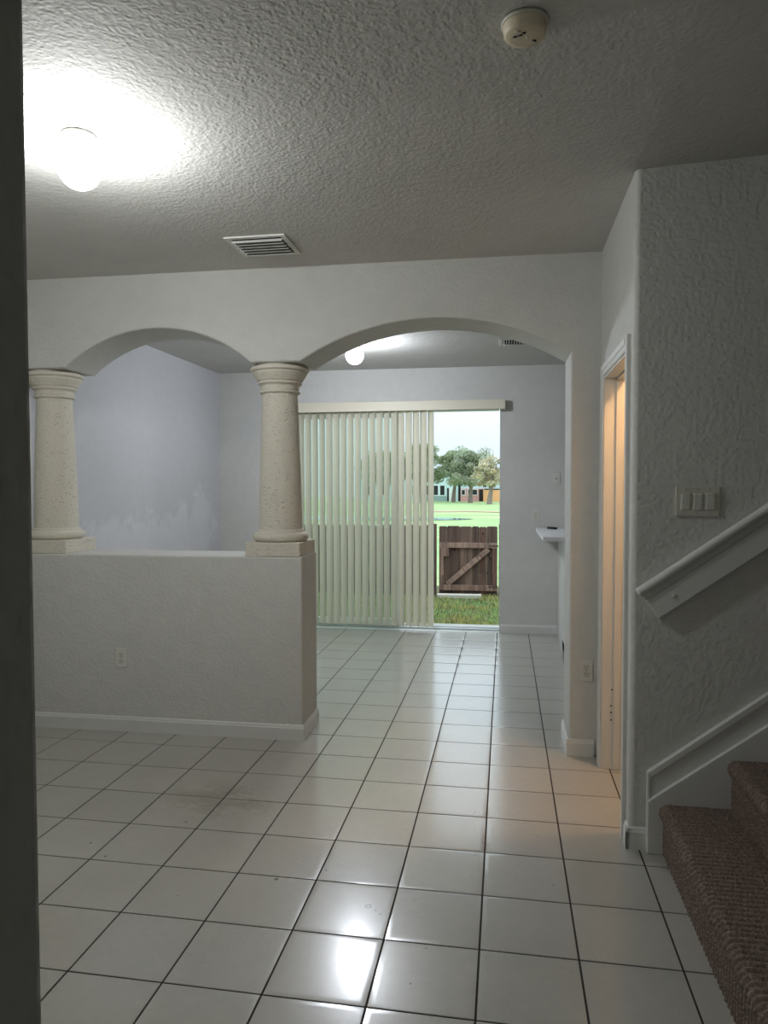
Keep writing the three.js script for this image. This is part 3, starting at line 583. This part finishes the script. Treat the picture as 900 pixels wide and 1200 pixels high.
// fence and gate
const wood = (c) => { const t = plankTex.clone(); t.offset.set(rnd(), rnd()); t.needsUpdate = true; return std(c, 0.9, { map: t }); };
const woods = ['#958b86', '#857873', '#a1968f', '#776b67', '#937f79', '#8b827e'].map(wood), rails = ['#d6cbc3', '#c6b8ae', '#cbbab2'].map(wood);
function picket(w, h, th) { const c = 0.014; const g = extrude([[-w / 2, 0], [w / 2, 0], [w / 2, h - c], [w / 2 - c, h], [-w / 2 + c, h], [-w / 2, h - c]], th, 0.002); return metreUV(g); }
{
  const t = thing('garden_gate', 'weathered brown wooden gate with diagonal brace', 'gate', [-0.447, -0.1, -7.76]);
  const xs = [-0.83 / 2, -0.298, -0.115, 0.055, 0.155, 0.262, 0.415];
  for (let k = 0; k < 6; k++) { const w = xs[k + 1] - xs[k] - 0.001; const p = mesh('plank', picket(w, 1.01 + rr(-0.008, 0.008), 0.018), woods[k % 6], t); p.position.set((xs[k] + xs[k + 1]) / 2, 0, -0.018 + rr(-0.002, 0.002)); }
  const R = (n, a, b, c, e, m, z0 = 0.002, z1 = 0.036) => mesh(n, rbox(a, b, c, e, z0, z1, 0.003), m, t);
  R('rail', -0.41, 0.412, 0.7, 0.775, rails[0]); R('rail', -0.405, 0.412, 0.088, 0.166, rails[1]);
  R('stile', -0.4, -0.345, 0.166, 0.7, rails[1]); R('stile', 0.345, 0.412, 0.166, 0.7, woods[4]);
  R('latch_block', -0.345, -0.272, 0.575, 0.7, rails[2], 0.002, 0.04);
  const L = Math.hypot(0.56, 0.515), b = mesh('diagonal_brace', rbox(-L / 2 - 0.005, L / 2 + 0.005, -0.037, 0.037, 0.003, 0.034, 0.003), rails[0], t); b.position.set(0.0, 0.432, 0); b.rotation.z = Math.atan2(0.5, 0.57);
  for (const y of [0.14, 0.72]) mesh('hinge', rbox(0.29, 0.425, y, y + 0.026, 0.037, 0.041, 0.001), std('#5b4a42', 0.8), t);
  const f = thing('wooden_fence', 'weathered brown picket fence running left of the gate', 'fence', [-0.9, -0.12, -7.74]);
  mesh('post', rbox(-0.1, -0.002, 0, 1.06, -0.1, -0.005, 0.004), woods[3], f); mesh('post', rbox(-2.1, -2.0, 0, 1.06, -0.1, -0.005, 0.004), woods[1], f); mesh('post', rbox(-4.1, -4.0, 0, 1.06, -0.1, -0.005, 0.004), woods[1], f);
  for (let k = 0; k < 30; k++) { const p = mesh('plank', picket(0.136, 1.04 + rr(-0.01, 0.01), 0.018), woods[(k * 5 + 1) % 6], f); p.position.set(-0.07 - k * 0.14, 0, 0.001 + rr(-0.002, 0.002)); }
  mesh('rail', rbox(-4.2, -0.1, 0.72, 0.79, -0.04, -0.003, 0.003), woods[2], f); mesh('rail', rbox(-4.2, -0.1, 0.12, 0.19, -0.04, -0.003, 0.003), woods[2], f);
  const f2 = thing('wooden_fence', 'weathered brown picket fence on the hinge side of the gate', 'fence', [-0.012, -0.12, -7.74]);
  mesh('post', rbox(0, 0.1, 0, 1.06, -0.1, -0.005, 0.004), woods[3], f2);
  for (let k = 0; k < 12; k++) { const p = mesh('plank', picket(0.136, 1.04 + rr(-0.01, 0.01), 0.018), woods[(k * 5 + 2) % 6], f2); p.position.set(0.08 + k * 0.14, 0, 0.001 + rr(-0.002, 0.002)); }
  const bd = mesh('loose_board', rbox(-0.31, 0.31, 0, 0.055, -0.04, 0.04, 0.004), std('#cfc8c0', 0.8, { map: paintTex })); tag(bd, 'pale grey board lying on the grass before the gate', 'board'); bd.position.set(-0.56, -0.095, -7.56); bd.rotation.set(0.1, -0.02, 0.012);
}
// far houses
const wallBlue = std('#c9dfe6', 0.9), wallWhite = std('#e2e6ea', 0.9), wallPink = std('#cf9d9d', 0.9), wallOrange = std('#efb183', 0.9), roofM = std('#9aa2a6', 0.9), paneM = new THREE.MeshPhysicalMaterial({ color: '#20262b', roughness: 0.15 }), frameM = std('#ecefee', 0.7), dark2 = std('#2b2727', 0.9);
function farWindow(parent, x0, x1, y0, y1, z) {
  const w = mesh('window', mergeGeometries([box(x0 - 0.08, x1 + 0.08, y0 - 0.08, y0, z, z + 0.06), box(x0 - 0.08, x1 + 0.08, y1, y1 + 0.08, z, z + 0.06), box(x0 - 0.08, x0, y0, y1, z, z + 0.06), box(x1, x1 + 0.08, y0, y1, z, z + 0.06)]), frameM, parent);
  mesh('pane', box(x0, x1, y0, y1, z, z + 0.02), paneM, w);
}
function gable(x0, x1, y, h, z0, z1, over = 0.3) { const g = extrude([[z0 - over, 0], [z1 + over, 0], [(z0 + z1) / 2, h]].map(([a, b]) => [-a, b]).reverse(), x1 - x0 + 2 * over, 0); g.rotateY(Math.PI / 2); g.translate(x0 - over, y, 0); return metreUV(g); }
{
  const Z = -112, base = gy(Z) - 0.1;
  const a = thing('townhouse', 'pale blue house with arched windows behind the trees', 'house', [0, base, Z]);
  mesh('wall', box(-24, -7.3, 0, 5.2, -8, 0), wallBlue, a); mesh('roof', gable(-24, -7.65, 5.2, 1.8, -8, 0), roofM, a);
  for (const x of [-22, -19.5, -17, -14.6, -12.6, -11.2, -10.15]) farWindow(a, x, x + 0.7, 1.1, 2.6, 0.001);
  for (const x of [-22, -18, -14.6, -11.2]) farWindow(a, x, x + 1.0, 3.5, 4.7, 0.001);
  const dr = mesh('front_door', box(-9.05, -8.75, 0, 2.2, 0.001, 0.05), dark2, a); mesh('door_leaf', box(-8.75, -7.7, 0, 2.25, 0.001, 0.07), wallWhite, a);
  mesh('porch_wall', box(-12.5, -9.2, 0, 0.9, 0.1, 0.3), std('#8fa7a4', 0.9), a);
  const b = thing('townhouse', 'pink fronted house with dark garage openings behind the trees', 'house', [0, base, Z]);
  mesh('wall', box(-6.9, -3.2, 0, 2.1, -8, 0.4), wallPink, b); mesh('upper_wall', box(-6.9, 6.5, 2.1, 4.6, -8, 0.1), wallBlue, b); mesh('wall', box(-3.2, 6.5, 0, 2.1, -8, -2.5), wallPink, b); mesh('roof', gable(-6.6, 6.5, 4.6, 1.6, -8, 0.1), roofM, b);
  farWindow(b, -7.9 + 1.2, -6.2, 1.15, 1.9, 0.401); farWindow(b, -5.7, -4.3, 1.15, 1.95, 0.401);
  mesh('doorway', box(-4.0, -3.35, 0, 2.0, 0.401, 0.43), dark2, b); mesh('garage_opening', box(-3.2, -0.9, 0, 2.05, -2.4, -2.3), dark2, b); mesh('pillar', box(-2.1, -1.9, 0, 2.1, -0.4, 0.0), frameM, b);
  for (const x of [-5.6, -3.4, -2.0, -0.5, 1.2]) farWindow(b, x, x + 0.55, 2.35, 3.3, 0.101);
  const w = thing('garden_wall', 'orange garden wall beside the dark garage openings', 'wall', [0, base, Z + 1.5]);
  mesh('wall_panel', box(-0.9 - 2.45 + 0.05, -1.9, 0, 1.85, -0.1, 0.1), wallOrange, w); mesh('wall_panel', box(-1.86, 3.0, 0, 1.85, -0.1, 0.1), wallOrange, w); mesh('coping', box(-3.34, 3.04, 1.85, 1.93, -0.14, 0.14), std('#e5c2a2', 0.9), w);
}
// trees before the houses
function tree(label, x, z, h, spread, tint, leaves, lean = 0) {
  const t = thing('tree', label, 'tree', [x, gy(z) - 0.05, z], 'trees on the far lawn');
  const parts = [], tube = (pts, r0, r1) => { const c = new THREE.CatmullRomCurve3(pts.map((p) => new THREE.Vector3(...p))), g = new THREE.TubeGeometry(c, 10, 1, 7, false), p = g.attributes.position, n = 11, v = new THREE.Vector3(); for (let i = 0; i < p.count; i++) { const k = Math.floor(i / 8) / (n - 1), q = c.getPointAt(Math.min(1, k)); v.set(p.getX(i), p.getY(i), p.getZ(i)).sub(q).multiplyScalar(r0 + (r1 - r0) * k).add(q); p.setXYZ(i, v.x, v.y, v.z); } g.computeVertexNormals(); return g; };
  const fork = h * 0.26;
  parts.push(tube([[0, 0, 0], [lean * 0.3, fork * 0.5, 0], [lean, fork * 1.05, 0]], 0.36, 0.24));
  const tips = [];
  for (let k = 0; k < 7; k++) { const a = k / 7 * 6.28 + rr(-0.3, 0.3), r = spread * rr(0.35, 0.75), y = h * rr(0.55, 0.82); tips.push([lean + Math.cos(a) * r, y, Math.sin(a) * r * 0.8]); parts.push(tube([[lean, fork, 0], [lean + Math.cos(a) * r * 0.4, fork + (y - fork) * 0.55, Math.sin(a) * r * 0.3], tips[k]], 0.15, 0.04)); }
  mesh('trunk', mergeGeometries(parts), std('#8d7f78', 0.95), t);
  // crown of leaf sprays gathered in clumps
  const pos = [], col = [], idx = [], clumps = [];
  for (let k = 0; k < 44; k++) { const a = rr(0, 6.28), u = Math.sqrt(rnd()), y = h * rr(0.36, 0.92), s = Math.sqrt(Math.max(0.08, 1 - Math.pow((y / h - 0.55) / 0.42, 2))); clumps.push([lean + Math.cos(a) * u * spread * s, y, Math.sin(a) * u * spread * s, rr(0.55, 1.15) * spread * 0.3, rr(0.8, 1.15)]); }
  const A = new THREE.Vector3(), B = new THREE.Vector3(), Q = new THREE.Vector3();
  for (let i = 0; i < leaves; i++) {
    const c = clumps[Math.floor(rnd() * clumps.length)]; Q.set(rr(-1, 1), rr(-1, 1), rr(-1, 1)); if (Q.length() > 1) { i--; continue; } Q.multiplyScalar(c[3]); Q.y *= 0.75;
    A.set(rr(-1, 1), rr(-1, 1), rr(-1, 1)).normalize(); B.set(rr(-1, 1), rr(-1, 1), rr(-1, 1)).cross(A).normalize(); const s = rr(0.09, 0.2), X = c[0] + Q.x, Y = c[1] + Q.y, Z = c[2] + Q.z, o = pos.length / 3;
    pos.push(X - A.x * s, Y - A.y * s, Z - A.z * s, X + B.x * s * 0.5, Y + B.y * s * 0.5, Z + B.z * s * 0.5, X + A.x * s, Y + A.y * s, Z + A.z * s, X - B.x * s * 0.5, Y - B.y * s * 0.5, Z - B.z * s * 0.5);
    const k = c[4] * rr(0.75, 1.25), yel = rnd() < tint[3] ? 1.35 : 1; for (let q = 0; q < 4; q++) col.push(tint[0] * k * yel, tint[1] * k * (yel > 1 ? 1.15 : 1), tint[2] * k); idx.push(o, o + 1, o + 2, o, o + 2, o + 3);
  }
  const g = new THREE.BufferGeometry(); g.setAttribute('position', new THREE.Float32BufferAttribute(pos, 3)); g.setAttribute('color', new THREE.Float32BufferAttribute(col, 3)); g.setIndex(idx); g.computeVertexNormals();
  mesh('crown', g, new THREE.MeshPhysicalMaterial({ color: '#ffffff', vertexColors: true, roughness: 0.9, side: THREE.DoubleSide, transmission: 0.3, thickness: 0 }), t);
}
tree('broad dark green tree before the pink fronted house', -7.5, -104, 8.2, 3.3, [0.3, 0.36, 0.22, 0.18], 15000, 0.2);
tree('grey green tree with a pale trunk before the garage openings', -4.65, -96.5, 7.2, 2.8, [0.36, 0.41, 0.3, 0.2], 12000, 0.1);
tree('sparse yellowing tree before the orange garden wall', -1.85, -86.5, 6.2, 2.1, [0.52, 0.5, 0.38, 0.4], 5000, 0.2);
tree('dark green tree before the pale blue house', -11.2, -96, 8.4, 3.0, [0.27, 0.34, 0.2, 0.1], 12000, -0.3);
tree('tall green tree at the far end of the pale blue house', -18.5, -104, 8.0, 3.3, [0.3, 0.36, 0.2, 0.15], 8000, 0.3);
tree('bushy green tree beside the orange garden wall', 3.2, -96, 7.2, 2.7, [0.36, 0.43, 0.22, 0.2], 8000, -0.1);
tree('green tree standing behind the pink fronted house', -6.4, -127, 9.6, 4.6, [0.33, 0.4, 0.26, 0.15], 12000, 0);
tree('green tree rising behind the orange garden wall', 3.6, -128, 9.2, 4.4, [0.36, 0.42, 0.27, 0.2], 10000, 0);

renderer.render(scene, camera);
